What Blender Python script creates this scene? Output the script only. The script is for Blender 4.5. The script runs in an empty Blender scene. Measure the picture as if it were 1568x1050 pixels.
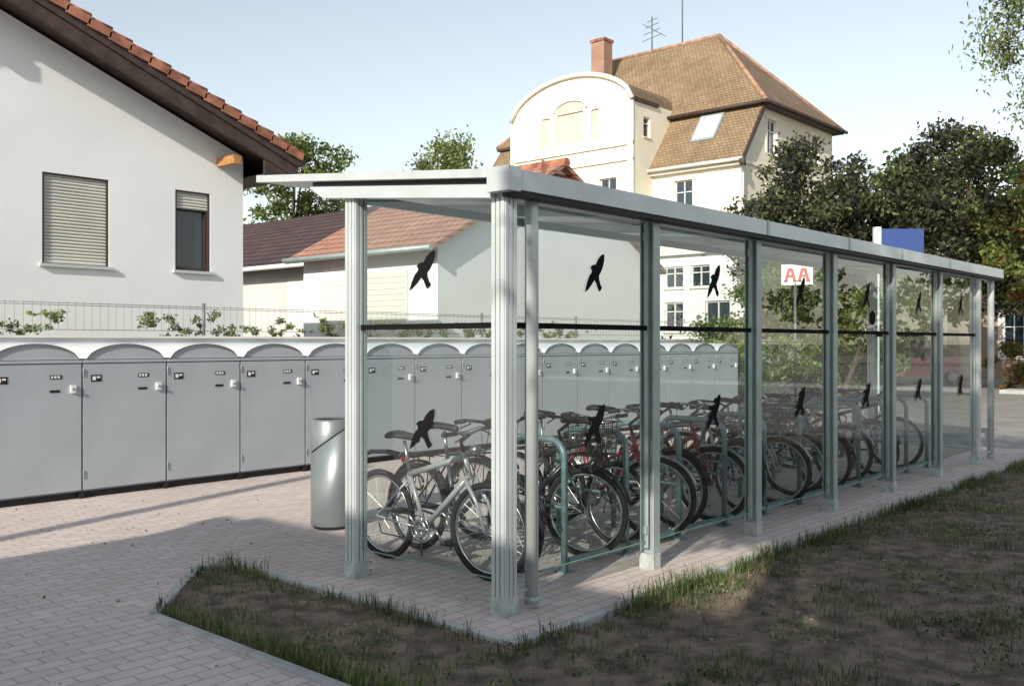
import bpy, math, random
import numpy as np
from mathutils import Vector, Matrix, noise
random.seed(7); rng=np.random.default_rng(7)
sc=bpy.context.scene
COL=sc.collection

# ------------------------------------------------------------------ materials
def newmat(name):
    m=bpy.data.materials.new(name); m.use_nodes=True
    nt=m.node_tree; b=nt.nodes['Principled BSDF']
    return m,nt,b
def mat(name,col,rough=.6,metal=0,var=.0,vs=3,bump=0,bs=60,col2=None,spec=.5,detail=5):
    m,nt,b=newmat(name)
    b.inputs['Roughness'].default_value=rough; b.inputs['Metallic'].default_value=metal
    b.inputs['Specular IOR Level'].default_value=spec
    c=(*col,1)
    b.inputs['Base Color'].default_value=c
    tc=nt.nodes.new('ShaderNodeTexCoord')
    if var or col2:
        n=nt.nodes.new('ShaderNodeTexNoise'); n.inputs['Scale'].default_value=vs; n.inputs['Detail'].default_value=detail
        nt.links.new(tc.outputs['Object'],n.inputs['Vector'])
        r=nt.nodes.new('ShaderNodeValToRGB')
        lo=tuple(max(0,x*(1-var)) for x in col); hi=col2 if col2 else tuple(x*(1+var) for x in col)
        r.color_ramp.elements[0].position=.35; r.color_ramp.elements[1].position=.65
        r.color_ramp.elements[0].color=(*lo,1); r.color_ramp.elements[1].color=(*hi,1)
        nt.links.new(n.outputs['Fac'],r.inputs['Fac']); nt.links.new(r.outputs['Color'],b.inputs['Base Color'])
    if bump:
        n2=nt.nodes.new('ShaderNodeTexNoise'); n2.inputs['Scale'].default_value=bs; n2.inputs['Detail'].default_value=4
        nt.links.new(tc.outputs['Object'],n2.inputs['Vector'])
        bp=nt.nodes.new('ShaderNodeBump'); bp.inputs['Strength'].default_value=bump; bp.inputs['Distance'].default_value=.02
        nt.links.new(n2.outputs['Fac'],bp.inputs['Height']); nt.links.new(bp.outputs['Normal'],b.inputs['Normal'])
    return m
def brickmat(name,c1,c2,mortar,bw,rh,ms,axes='xy',var=.25,vs=.6,bump=.4,rough=.85,slope=1.0):
    m,nt,b=newmat(name); b.inputs['Roughness'].default_value=rough
    b.inputs['Specular IOR Level'].default_value=.25
    tc=nt.nodes.new('ShaderNodeTexCoord'); sp=nt.nodes.new('ShaderNodeSeparateXYZ'); cb=nt.nodes.new('ShaderNodeCombineXYZ')
    nt.links.new(tc.outputs['Object'],sp.inputs[0])
    nt.links.new(sp.outputs['XYZ'.index(axes[0].upper())],cb.inputs[0])
    mul=nt.nodes.new('ShaderNodeMath'); mul.operation='MULTIPLY'; mul.inputs[1].default_value=slope
    nt.links.new(sp.outputs['XYZ'.index(axes[1].upper())],mul.inputs[0]); nt.links.new(mul.outputs[0],cb.inputs[1])
    br=nt.nodes.new('ShaderNodeTexBrick'); br.inputs['Scale'].default_value=1
    br.inputs['Brick Width'].default_value=bw; br.inputs['Row Height'].default_value=rh; br.inputs['Mortar Size'].default_value=ms
    br.inputs['Mortar Smooth'].default_value=.3
    br.inputs['Color1'].default_value=(*c1,1); br.inputs['Color2'].default_value=(*c2,1); br.inputs['Mortar'].default_value=(*mortar,1)
    nt.links.new(cb.outputs[0],br.inputs['Vector'])
    prev=br.outputs['Color']
    for sc_,vv,dt in ((vs,var,8),(vs*22,var*.6,3)):
        n=nt.nodes.new('ShaderNodeTexNoise'); n.inputs['Scale'].default_value=sc_; n.inputs['Detail'].default_value=dt; n.inputs['Roughness'].default_value=.65
        nt.links.new(tc.outputs['Object'],n.inputs['Vector'])
        mr=nt.nodes.new('ShaderNodeMapRange'); mr.inputs[1].default_value=.3; mr.inputs[2].default_value=.7
        mr.inputs[3].default_value=1-vv; mr.inputs[4].default_value=1+vv
        nt.links.new(n.outputs['Fac'],mr.inputs[0])
        mx=nt.nodes.new('ShaderNodeMix'); mx.data_type='RGBA'; mx.blend_type='MULTIPLY'; mx.inputs['Factor'].default_value=1
        nt.links.new(prev,mx.inputs[6]); nt.links.new(mr.outputs[0],mx.inputs[7]); prev=mx.outputs[2]
    nt.links.new(prev,b.inputs['Base Color'])
    inv=nt.nodes.new('ShaderNodeMath'); inv.operation='SUBTRACT'; inv.inputs[0].default_value=1
    nt.links.new(br.outputs['Fac'],inv.inputs[1])
    bp=nt.nodes.new('ShaderNodeBump'); bp.inputs['Strength'].default_value=bump; bp.inputs['Distance'].default_value=.01
    nt.links.new(inv.outputs[0],bp.inputs['Height']); nt.links.new(bp.outputs['Normal'],b.inputs['Normal'])
    return m
def glassmat(name,tint):
    m=bpy.data.materials.new(name); m.use_nodes=True; nt=m.node_tree; nt.nodes.clear()
    o=nt.nodes.new('ShaderNodeOutputMaterial'); t=nt.nodes.new('ShaderNodeBsdfTransparent'); t.inputs[0].default_value=(*tint,1)
    g=nt.nodes.new('ShaderNodeBsdfGlossy'); g.inputs['Roughness'].default_value=.01
    lw=nt.nodes.new('ShaderNodeLayerWeight'); lw.inputs[0].default_value=.5
    pw=nt.nodes.new('ShaderNodeMath'); pw.operation='POWER'; pw.inputs[1].default_value=4.0
    ma=nt.nodes.new('ShaderNodeMath'); ma.operation='MULTIPLY_ADD'; ma.inputs[1].default_value=.85; ma.inputs[2].default_value=.10
    nt.links.new(lw.outputs['Facing'],pw.inputs[0]); nt.links.new(pw.outputs[0],ma.inputs[0])
    mx=nt.nodes.new('ShaderNodeMixShader'); nt.links.new(ma.outputs[0],mx.inputs[0])
    nt.links.new(t.outputs[0],mx.inputs[1]); nt.links.new(g.outputs[0],mx.inputs[2])
    nt.links.new(mx.outputs[0],o.inputs[0]); return m
def leafmat(name,col,var=.35):
    m,nt,b=newmat(name); b.inputs['Roughness'].default_value=.55; b.inputs['Specular IOR Level'].default_value=.3
    tc=nt.nodes.new('ShaderNodeTexCoord'); n=nt.nodes.new('ShaderNodeTexNoise'); n.inputs['Scale'].default_value=1.7
    nt.links.new(tc.outputs['Object'],n.inputs['Vector'])
    r=nt.nodes.new('ShaderNodeValToRGB'); r.color_ramp.elements[0].position=.35; r.color_ramp.elements[1].position=.65
    r.color_ramp.elements[0].color=(*[x*(1-var) for x in col],1); r.color_ramp.elements[1].color=(*[x*(1+var) for x in col],1)
    nt.links.new(n.outputs['Fac'],r.inputs[0]); nt.links.new(r.outputs[0],b.inputs['Base Color'])
    tr=nt.nodes.new('ShaderNodeBsdfTranslucent'); nt.links.new(r.outputs[0],tr.inputs[0])
    mx=nt.nodes.new('ShaderNodeMixShader'); mx.inputs[0].default_value=.35
    out=nt.nodes['Material Output']; nt.links.new(b.outputs[0],mx.inputs[1]); nt.links.new(tr.outputs[0],mx.inputs[2]); nt.links.new(mx.outputs[0],out.inputs[0])
    return m

M={}
M['alu']=mat('painted_aluminium',(.56,.61,.61),.38,.2,var=.06,vs=4)
M['alu2']=mat('aluminium_dull',(.37,.44,.43),.42,.25,var=.08,vs=5)
M['foot']=mat('post_shoe',(.42,.46,.45),.6,0,var=.2,vs=14)
M['dark']=mat('dark_gap',(.02,.022,.024),.7)
M['blk']=mat('black_plastic',(.012,.012,.014),.5)
M['decal']=mat('matt_black_film',(.010,.010,.010),.9,spec=.1)
M['rubber']=mat('tyre_rubber',(.015,.015,.016),.8)
M['steel']=mat('bright_steel',(.50,.51,.52),.28,.9)
M['spoke']=mat('spoke_steel',(.4,.4,.4),.35,.8)
M['galv']=mat('rack_steel',(.20,.29,.32),.4,.2,var=.15,vs=20)
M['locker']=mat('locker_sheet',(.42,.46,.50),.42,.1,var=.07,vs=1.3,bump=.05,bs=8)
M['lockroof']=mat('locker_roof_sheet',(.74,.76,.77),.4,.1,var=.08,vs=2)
M['lockseam']=mat('locker_frame',(.18,.20,.22),.5,.2)
M['white']=mat('white_plastic',(.80,.80,.78),.5)
M['plaster']=mat('white_plaster',(.85,.86,.87),.9,var=.03,vs=.9,bump=.25,bs=90)
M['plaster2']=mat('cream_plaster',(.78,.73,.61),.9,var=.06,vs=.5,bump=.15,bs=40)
M['recess']=mat('blind_window_shaded_plaster',(.62,.58,.46),.9,var=.05,vs=1)  # cream plaster darkened in the colour, adds shade to the shallow panels
M['plaster3']=mat('grey_plaster',(.64,.63,.61),.9,var=.08,vs=.8)
M['trim']=mat('cream_trim',(.78,.75,.67),.8,var=.04,vs=2)
M['shutter']=mat('roller_shutter',(.60,.59,.54),.55,var=.06,vs=2)
M['framed']=mat('dark_window_frame',(.05,.03,.025),.5)
M['framew']=mat('white_window_frame',(.78,.77,.73),.5)
M['pane']=mat('window_pane',(.03,.045,.06),.06,spec=.8)
M['wood']=mat('brown_wood',(.06,.038,.030),.6,var=.3,vs=6)
M['purlin']=mat('varnished_purlin',(.45,.22,.08),.5,var=.2,vs=9)
M['tile']=mat('clay_tile',(.33,.135,.085),.8,var=.4,vs=3.3)
M['concrete']=mat('concrete',(.44,.46,.45),.85,var=.15,vs=5,bump=.3,bs=80)
M['pebble']=mat('pebble',(.28,.26,.23),.85,var=.3,vs=9)
M['fence']=mat('fence_metal',(.16,.18,.18),.5,.2)
M['soil']=mat('soil_and_dry_grass',(.12,.092,.068),.95,col2=(.27,.21,.15),var=.25,vs=6,bump=1,bs=60,detail=10)
M['farground']=mat('rough_grass',(.12,.12,.06),.95,col2=(.2,.18,.11),var=.2,vs=.8)
M['asphalt']=mat('asphalt',(.30,.285,.26),.85,var=.15,vs=1.2,bump=.2,bs=120)
M['paver']=brickmat('paving_blocks',(.57,.49,.45),(.64,.56,.52),(.39,.33,.305),.20,.10,.006,'xy',.12,.55,.35)
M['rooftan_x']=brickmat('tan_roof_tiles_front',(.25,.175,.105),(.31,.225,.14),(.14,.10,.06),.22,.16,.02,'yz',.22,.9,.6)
M['rooftan_y']=brickmat('tan_roof_tiles_side_shaded',(.20,.14,.095),(.25,.18,.12),(.12,.08,.055),.22,.16,.02,'xz',.22,.9,.6)  # same tiles in a darker copy, side slope's shade is in the colour
M['ridge']=mat('ridge_tile',(.36,.21,.14),.8,var=.3,vs=3)
M['roofred']=brickmat('red_roof_tiles',(.38,.20,.145),(.46,.25,.18),(.20,.10,.07),.28,.17,.02,'yz',.15,1,.6)
M['roofdark']=brickmat('dark_roof_tiles',(.075,.052,.052),(.11,.07,.068),(.03,.02,.02),.30,.18,.025,'yz',.2,1,.6)
M['brick']=brickmat('brown_brick',(.34,.21,.15),(.40,.26,.19),(.4,.36,.3),.25,.08,.01,'yz',.15,.8,.2)
M['chimney']=brickmat('chimney_brick',(.34,.18,.13),(.40,.22,.16),(.3,.25,.2),.25,.08,.01,'yz',.15,.8,.2)
M['glass']=glassmat('shelter_glass',(.80,.875,.855))
M['glassedge']=mat('glass_edge',(.18,.33,.28),.2)
M['blue']=mat('blue_sign',(.035,.07,.24),.45)
M['red']=mat('red_paint',(.5,.03,.03),.35)
M['bark']=mat('bark',(.09,.065,.045),.9,var=.3,vs=8,bump=.5,bs=30)
M['binsteel']=mat('brushed_steel',(.24,.28,.29),.42,.4,var=.08,vs=6)
LG=[leafmat('leaf_dark',(.035,.06,.02)),leafmat('leaf_mid',(.08,.125,.035)),leafmat('leaf_light',(.17,.22,.06))]
LP=[leafmat('leaf_purple_dark',(.036,.036,.028)),leafmat('leaf_purple_mid',(.07,.078,.045)),leafmat('leaf_olive',(.13,.165,.06))]
LA=[leafmat('leaf_yellowgreen',(.18,.21,.06)),leafmat('leaf_orange',(.26,.15,.05)),leafmat('leaf_green2',(.09,.14,.035))]
LB=[leafmat('birch_mid',(.14,.19,.065)),leafmat('birch_light',(.24,.29,.11)),leafmat('birch_dark',(.08,.13,.04))]
GR=[leafmat('grass_green',(.12,.18,.055)),leafmat('grass_dry',(.30,.26,.15)),leafmat('grass_dark',(.06,.10,.035))]

# ------------------------------------------------------------------ mesh builder
class MB:
    def __init__(s): s.v=[];s.f=[];s.m=[];s.sm=[];s.mats=[]
    def mi(s,m):
        m=M[m] if isinstance(m,str) else m
        if m not in s.mats: s.mats.append(m)
        return s.mats.index(m)
    def poly(s,pts,m,smooth=False):
        i=len(s.v); s.v+= [tuple(p) for p in pts]; s.f.append(tuple(range(i,i+len(pts)))); s.m.append(s.mi(m)); s.sm.append(smooth)
    def hexa(s,p,m):
        i=len(s.v); s.v+=[tuple(q) for q in p]; k=s.mi(m)
        for f in ((0,3,2,1),(4,5,6,7),(0,1,5,4),(1,2,6,5),(2,3,7,6),(3,0,4,7)):
            s.f.append(tuple(i+j for j in f)); s.m.append(k); s.sm.append(False)
    def box(s,x0,x1,y0,y1,z0,z1,m):
        s.hexa([(x0,y0,z0),(x1,y0,z0),(x1,y1,z0),(x0,y1,z0),(x0,y0,z1),(x1,y0,z1),(x1,y1,z1),(x0,y1,z1)],m)
    def obox(s,c,ax,ay,az,m):
        c=Vector(c);ax=Vector(ax);ay=Vector(ay);az=Vector(az)
        s.hexa([c-ax-ay-az,c+ax-ay-az,c+ax+ay-az,c-ax+ay-az,c-ax-ay+az,c+ax-ay+az,c+ax+ay+az,c-ax+ay+az],m)
    def tube(s,pts,r,m,n=8,closed=False,cap=True):
        pts=[Vector(p) for p in pts]; N=len(pts)
        rs=r if isinstance(r,(list,tuple)) else [r]*N
        k=s.mi(m); base=len(s.v); ref=None
        for i,p in enumerate(pts):
            if closed: t=pts[(i+1)%N]-pts[i-1]
            else: t=pts[min(i+1,N-1)]-pts[max(i-1,0)]
            t.normalize()
            if ref is None:
                ref=Vector((0,0,1)) if abs(t.z)<.9 else Vector((1,0,0))
            u=(ref-t*ref.dot(t))
            if u.length<1e-4: u=t.orthogonal()
            u.normalize(); w=t.cross(u); ref=u
            for j in range(n):
                a=2*math.pi*j/n; s.v.append(tuple(p+(u*math.cos(a)+w*math.sin(a))*rs[i]))
        for i in range(N if closed else N-1):
            b0=base+i*n; b1=base+((i+1)%N)*n
            for j in range(n):
                s.f.append((b0+j,b0+(j+1)%n,b1+(j+1)%n,b1+j)); s.m.append(k); s.sm.append(n>4)
        if cap and not closed:
            s.f.append(tuple(base+j for j in range(n))[::-1]); s.m.append(k); s.sm.append(False)
            s.f.append(tuple(base+(N-1)*n+j for j in range(n))); s.m.append(k); s.sm.append(False)
    def build(s,name,parent=None,bevel=0,mw=None):
        me=bpy.data.meshes.new(name); me.from_pydata(s.v,[],s.f)
        for m in s.mats: me.materials.append(m)
        me.polygons.foreach_set('material_index',s.m); me.polygons.foreach_set('use_smooth',s.sm)
        me.update(); o=bpy.data.objects.new(name,me); COL.objects.link(o)
        if parent: o.parent=parent
        if bevel:
            b=o.modifiers.new('bevel','BEVEL'); b.width=bevel; b.segments=2; b.limit_method='ANGLE'; b.angle_limit=math.radians(50)
        if mw: o.matrix_world=mw
        return o
def group(name):
    e=bpy.data.objects.new(name,None); COL.objects.link(e); e.empty_display_size=.3; return e
def P(pl,c,a,z): return (c,a,z) if pl=='x' else (a,c,z)
def wall(mb,pl,c,a0,a1,z0,z1,ops,m,depth=.14):
    A=sorted({a0,a1,*[o[0] for o in ops],*[o[1] for o in ops]}); Z=sorted({z0,z1,*[o[2] for o in ops],*[o[3] for o in ops]})
    for i in range(len(A)-1):
        for j in range(len(Z)-1):
            ca=(A[i]+A[i+1])/2; cz=(Z[j]+Z[j+1])/2
            if any(o[0]<ca<o[1] and o[2]<cz<o[3] for o in ops): continue
            mb.poly([P(pl,c,A[i],Z[j]),P(pl,c,A[i+1],Z[j]),P(pl,c,A[i+1],Z[j+1]),P(pl,c,A[i],Z[j+1])],m)
    for o in ops:
        a,b,q,w=o[:4]; d=c+depth
        for (p1,p2) in (((a,q),(b,q)),((b,q),(b,w)),((b,w),(a,w)),((a,w),(a,q))):
            mb.poly([P(pl,c,*p1),P(pl,c,*p2),P(pl,d,*p2),P(pl,d,*p1)],m)
def pbox(mb,pl,c0,c1,a0,a1,z0,z1,m):
    if pl=='x': mb.box(c0,c1,a0,a1,z0,z1,m)
    else: mb.box(a0,a1,c0,c1,z0,z1,m)
def window(mb,pl,c,a0,a1,z0,z1,frame='framew',shut=0,mull=1,cross=True,sill='trim',fw=.06):
    pbox(mb,pl,c+.12,c+.135,a0,a1,z0,z1,'pane')
    e=.002
    pbox(mb,pl,c+.07,c+.119,a0+e,a0+fw,z0+e,z1-e,frame); pbox(mb,pl,c+.07,c+.119,a1-fw,a1-e,z0+e,z1-e,frame)
    pbox(mb,pl,c+.071,c+.119,a0+fw,a1-fw,z0+e,z0+fw,frame); pbox(mb,pl,c+.071,c+.119,a0+fw,a1-fw,z1-fw,z1-e,frame)
    for k in range(mull):
        am=a0+(a1-a0)*(k+1)/(mull+1); pbox(mb,pl,c+.075,c+.118,am-.025,am+.025,z0+fw,z1-fw,frame)
    if cross: zz=z0+(z1-z0)*.68; pbox(mb,pl,c+.078,c+.117,a0+fw,a1-fw,zz-.02,zz+.02,frame)
    if sill: pbox(mb,pl,c-.06,c+.07,a0-.05,a1+.05,z0-.05,z0-.003,sill)
    if shut:
        zb=z1-(z1-z0)*shut; n=int((z1-zb)/.05)
        for k in range(n):
            z=z1-(k+1)*.05
            pts=[P(pl,c+.05,a0+.03,z+.004),P(pl,c+.05,a1-.03,z+.004),P(pl,c+.035,a1-.03,z+.025),P(pl,c+.035,a0+.03,z+.025),P(pl,c+.05,a1-.03,z+.048),P(pl,c+.05,a0+.03,z+.048)]
            mb.poly([pts[0],pts[1],pts[2],pts[3]],'shutter'); mb.poly([pts[3],pts[2],pts[4],pts[5]],'shutter')
        pbox(mb,pl,c+.055,c+.06,a0+.03,a1-.03,zb,z1-e,'dark')
        for q in (a0+e,a1-.031): pbox(mb,pl,c+.012,c+.068,q,q+.029,z0+e,z1-e,frame)
        pbox(mb,pl,c+.012,c+.034,a0+.031,a1-.031,z1-.03,z1-e,frame)

# ------------------------------------------------------------------ foliage
def leafmesh(name,C,size,mats,idx,parent=None,droop=0):
    N=len(C); n1=rng.normal(size=(N,3)); n1/=np.linalg.norm(n1,axis=1)[:,None]
    n2=rng.normal(size=(N,3)); n2-= (n2*n1).sum(1)[:,None]*n1; n2/=np.linalg.norm(n2,axis=1)[:,None]
    s=(size*rng.uniform(.6,1.3,N))[:,None]
    V=np.empty((N,4,3)); V[:,0]=C+n1*s; V[:,1]=C+n2*s*.5; V[:,2]=C-n1*s; V[:,3]=C-n2*s*.5
    if droop: V[:,2,2]-=droop*s[:,0]
    me=bpy.data.meshes.new(name); me.vertices.add(N*4); me.loops.add(N*4); me.polygons.add(N)
    me.vertices.foreach_set('co',V.reshape(-1)); me.loops.foreach_set('vertex_index',np.arange(N*4,dtype=np.int32))
    me.polygons.foreach_set('loop_start',np.arange(0,N*4,4,dtype=np.int32)); me.polygons.foreach_set('loop_total',np.full(N,4,dtype=np.int32))
    me.polygons.foreach_set('material_index',idx.astype(np.int32))
    for m in mats: me.materials.append(m)
    me.update(calc_edges=True); me.validate()
    o=bpy.data.objects.new(name,me); COL.objects.link(o)
    if parent: o.parent=parent
    return o
def clumps(center,rad,nc,cr):
    out=[]
    for _ in range(nc):
        d=rng.normal(size=3); d/=np.linalg.norm(d); r=rng.uniform(.15,1)**.5
        out.append((np.array(center)+d*r*np.array(rad), cr*rng.uniform(.55,1.35)))
    return out
def leafcloud(cl,n,mats,flat=.7):
    per=[max(8,int(n*(c[1]**2)/sum(k[1]**2 for k in cl))) for c in cl]; C=[];I=[]
    for (c,r),k in zip(cl,per):
        d=rng.normal(size=(k,3)); d/=np.linalg.norm(d,axis=1)[:,None]
        rr=r*rng.uniform(.05,1.0,k)**.6*(1+.35*rng.normal(size=k)*.5)
        p=c+d*rr[:,None]*np.array([1,1,flat]); C.append(p)
        base=rng.choice([0,1,2],p=[.3,.45,.25])
        I.append(np.where(rng.random(k)<.6,base,rng.integers(0,3,k)))
    return np.concatenate(C),np.concatenate(I)
def tree(name,base,crown,rad,nc,cr,n,ls,mats,tr=.18,limbs=9,flat=.7,droop=0):
    g=group(name); cl=clumps(crown,rad,nc,cr)
    C,I=leafcloud(cl,n,mats,flat); leafmesh('foliage',C,ls,mats,I,g,droop)
    mb=MB(); b=Vector(base); top=Vector(crown)+Vector((0,0,rad[2]*.35))
    pts=[b,b.lerp(top,.3)+Vector((.1*tr*5,.05,0)),b.lerp(top,.6)+Vector((-.1,.08,0)),top]
    mb.tube(pts,[tr*1.25,tr,tr*.7,tr*.25],'bark',9)
    for c,r in random.sample(cl,min(limbs*2,len(cl))):
        t=random.uniform(.35,.85); st=b.lerp(top,t); e=Vector(c); mid=st.lerp(e,.5)+Vector((0,0,.12*rad[2]))
        mb.tube([st,mid,e],[tr*.42*(1.2-t),tr*.25*(1.2-t),tr*.06],'bark',6)
    mb.build('trunk_and_limbs',g); return g
def bush(name,boxes,n,ls,mats):
    cl=[]
    for (c,rad,nc,cr) in boxes: cl+=clumps(c,rad,nc,cr)
    C,I=leafcloud(cl,n,mats); C[:,2]=np.maximum(C[:,2],.02)
    return leafmesh(name,C,ls,mats,I)

# ------------------------------------------------------------------ ground
mb=MB(); mb.poly([(-400,-400,-.03),(900,-400,-.03),(900,900,-.03),(-400,900,-.03)],'farground'); mb.build('ground')
mb=MB()
mb.poly([(-40,-30,0),(2.74,-30,0),(2.74,5.27,0),(3.57,6.19,0),(3.75,6.02,0),(3.75,11.6,0),(-40,11.6,0)],'paver')
mb.poly([(3.75,3.32,0),(15.8,3.32,0),(15.8,11.6,0),(3.75,11.6,0)],'paver')
mb.build('pavement')
mb=MB(); mb.poly([(15.8,-60,-.012),(120,-60,-.012),(120,13.5,-.012),(15.8,13.5,-.012)],'asphalt'); mb.build('road')
mb=MB(); mb.box(33,34.2,-60,8.5,-.02,.11,'concrete'); mb.build('far_pavement')
mb=MB()
def kerb(p,q,w=.06,h=.022):
    p=Vector((*p,0));q=Vector((*q,0)); d=(q-p); L=d.length; d.normalize(); n=Vector((-d.y,d.x,0)); k=max(1,int(L/1.0))
    for i in range(k):
        a=p+d*(L*i/k+.004); b=p+d*(L*(i+1)/k-.004); c=(a+b)/2; c.z=h/2-.03
        c+=n*random.uniform(-.004,.004); c.z+=random.uniform(-.004,.003)
        mb.obox(c,d*((b-a).length/2),n*w/2,Vector((0,0,h/2+.03)),'concrete')
kerb((2.76,-12),(2.76,5.25)); kerb((2.78,5.30),(3.56,6.16)); kerb((3.60,6.14),(3.76,5.98)); kerb((3.78,5.9),(3.78,3.36)); kerb((3.74,3.32),(15.9,3.32))
mb.build('kerb',bevel=.006)
def inside(x,y):
    if y<3.29: return 2.79<x<15.8
    if x>3.75 or x<2.79: return False
    return y<5.28+(x-2.76)*1.1
mb=MB(); st=.07; xs=np.arange(2.72,15.9,st); ys=np.arange(-5,6.3,st); idx={}
def hz(x,y):
    return -.006+ (noise.noise((x*2.1,y*2.1,0))*.02+noise.noise((x*9,y*9,3))*.014+noise.noise((x*23,y*23,5))*.009)
for i,x in enumerate(xs):
    for j,y in enumerate(ys):
        idx[i,j]=len(mb.v); mb.v.append((x,y,hz(x,y)))
k=mb.mi('soil')
for i in range(len(xs)-1):
    for j in range(len(ys)-1):
        if inside((xs[i]+xs[i+1])/2,(ys[j]+ys[j+1])/2):
            mb.f.append((idx[i,j],idx[i+1,j],idx[i+1,j+1],idx[i,j+1])); mb.m.append(k); mb.sm.append(True)
mb.build('grass_verge_soil')
def blades(name,pts,h,w,mats,probs,hmul=None):
    N=len(pts); C=np.array([(p[0],p[1],hz(p[0],p[1])-.003) for p in pts]); a=rng.uniform(0,6.283,N); H=h*rng.uniform(.4,1.4,N)
    if hmul is not None: H=H*np.array(hmul)
    d=np.stack([np.cos(a),np.sin(a),0*a],1); e=np.stack([-np.sin(a),np.cos(a),0*a],1); ln=rng.uniform(.1,.9,N)
    V=np.empty((N,5,3)); W=(w*rng.uniform(.6,1.4,N))[:,None]
    V[:,0]=C-e*W; V[:,1]=C+e*W
    mid=C+d*(H*ln*.25)[:,None]; mid[:,2]+=H*.55
    V[:,2]=mid+e*W*.8; V[:,3]=mid-e*W*.8
    tip=C+d*(H*ln)[:,None]; tip[:,2]+=H*(1-.35*ln); V[:,4]=tip
    me=bpy.data.meshes.new(name); me.vertices.add(N*5)
    me.vertices.foreach_set('co',V.reshape(-1)); b=(np.arange(N)*5)[:,None]
    L=np.concatenate([b+np.array([[0,1,2,3]]),b+np.array([[3,2,4]])],1).reshape(-1)
    me.loops.add(N*7); me.loops.foreach_set('vertex_index',L.astype(np.int32)); me.polygons.add(N*2)
    ls=np.stack([np.arange(N)*7,np.arange(N)*7+4],1).reshape(-1); lt=np.tile([4,3],N)
    me.polygons.foreach_set('loop_start',ls.astype(np.int32)); me.polygons.foreach_set('loop_total',lt.astype(np.int32))
    mi=np.repeat(rng.choice(len(mats),N,p=probs),2); me.polygons.foreach_set('material_index',mi.astype(np.int32))
    for m in mats: me.materials.append(m)
    me.update(calc_edges=True); o=bpy.data.objects.new(name,me); COL.objects.link(o); return o
pts=[];hm=[]
while len(pts)<29000:
    x=random.uniform(2.8,15.7); y=random.uniform(-1.5,6.1)
    if not inside(x,y): continue
    dk=min(abs(y-3.29) if x>3.7 else 9, abs(x-3.72) if y>3.2 else 9, abs(x-2.8)*1.7)
    nz=noise.noise((x*1.3,y*1.3,7))+.5*noise.noise((x*5,y*5,2))
    ek=math.exp(-dk/.15)*(.55+nz*1.0)
    pr=max(.012+ max(0,nz-.12)*.5, ek)
    if y>3.2: pr=max(pr,.10+nz*.4)
    if random.random()<pr: pts.append((x,y)); hm.append((1.5+max(0,noise.noise((x*3,y*3,9)))*1.8) if ek>.3 else .8)
blades('grass',pts,.075,.0028,GR,[.55,.18,.27],hm)
pts=[]
while len(pts)<26000:
    x=random.uniform(2.8,15.7); y=random.uniform(-1.5,6.1)
    if inside(x,y): pts.append((x,y))
blades('dry_grass',pts,.03,.002,[GR[1],M['soil']],[.3,.7])
pts=[]
while len(pts)<8000:
    x=random.uniform(2.8,14); y=random.uniform(0,6)
    if inside(x,y) and noise.noise((x*1.7,y*1.7,11))+.6*noise.noise((x*7,y*7,1))>.2: pts.append((x,y,hz(x,y)+random.uniform(.004,.04)))
C=np.array(pts); leafmesh('weeds',C,.015,GR,rng.choice(3,len(C),p=[.4,.2,.4]))
pts=[]
for _ in range(700):
    x=random.uniform(1.5,15); y=random.uniform(.5,9.7); pts.append((x,y,(hz(x,y)+.012) if inside(x,y) else .006))
C=np.array(pts); leafmesh('fallen_leaves',C,.015,[M['wood'],LA[1],GR[1]],rng.integers(0,3,len(C)))
mb=MB()
for _ in range(2600):
    x=random.uniform(2.85,13); y=random.uniform(.3,6)
    if not inside(x,y): continue
    r=random.uniform(.004,.013) if random.random()<.985 else random.uniform(.02,.035)
    z=hz(x,y)
    mb.tube([(x,y,z-r*.4),(x,y,z),(x+r*.1,y,z+r*.5)],[r,r*1.1,r*.55],'pebble' if random.random()<.4 else 'soil',6)
mb.build('pebbles')

# ------------------------------------------------------------------ bicycle shelter
g=group('bicycle_shelter')
X0=4.155; YF=3.754; YB=5.12; BAY=1.55
rz=lambda y:2.60+.10*(y-3.67)
mb=MB()
def post(x,y,zt,w=.042):
    mb.box(x-w,x+w,y-.058,y-.046,.02,zt,'alu2'); mb.box(x-w,x+w,y+.046,y+.058,.02,zt,'alu2')
    mb.box(x-.014,x+.014,y-.046,y+.046,.02,zt,'alu2')
    mb.box(x-w-.012,x-w-.0005,y-.018,y+.018,.15,zt-.02,'alu2'); mb.box(x+w+.0005,x+w+.012,y-.018,y+.018,.15,zt-.02,'alu2')
    mb.box(x-w-.003,x+w+.003,y-.061,y+.061,0,.11,'foot')
def cpost(x,y,zt):
    mb.box(x-.048,x+.048,y-.048,y+.048,.02,zt,'alu2')
    for k in (-.036,0,.036):
        mb.box(x-.058,x-.0485,y+k-.014,y+k+.014,.02,zt,'alu'); mb.box(x+k-.014,x+k+.014,y-.058,y-.0485,.02,zt,'alu')
    mb.box(x-.0595,x+.0595,y-.0595,y+.0595,0,.11,'foot')
for k in range(1,6): post(X0+BAY*k,YF,2.47)
cpost(X0,YF,2.47); cpost(X0+BAY*6,YF,2.47); cpost(X0,YB,2.60); cpost(X0+BAY*6,YB,2.60)
mb.build('posts',g,bevel=.002)
mb=MB()
for x in (X0+.215,14.05):
    mb.tube([(x,YF-.03,.06),(x,YF-.03,2.40),(x,YF-.03,2.47)],.042,'alu',16)
    mb.tube([(x,YF-.03,.03),(x,YF-.03,.075)],.047,'alu2',16)
    mb.tube([(x-.17,YF-.03,.12),(x,YF-.03,.12)],.014,'alu2',8)
mb.build('downpipes',g)
mb=MB()
x0,x1=4.03,14.2
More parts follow.
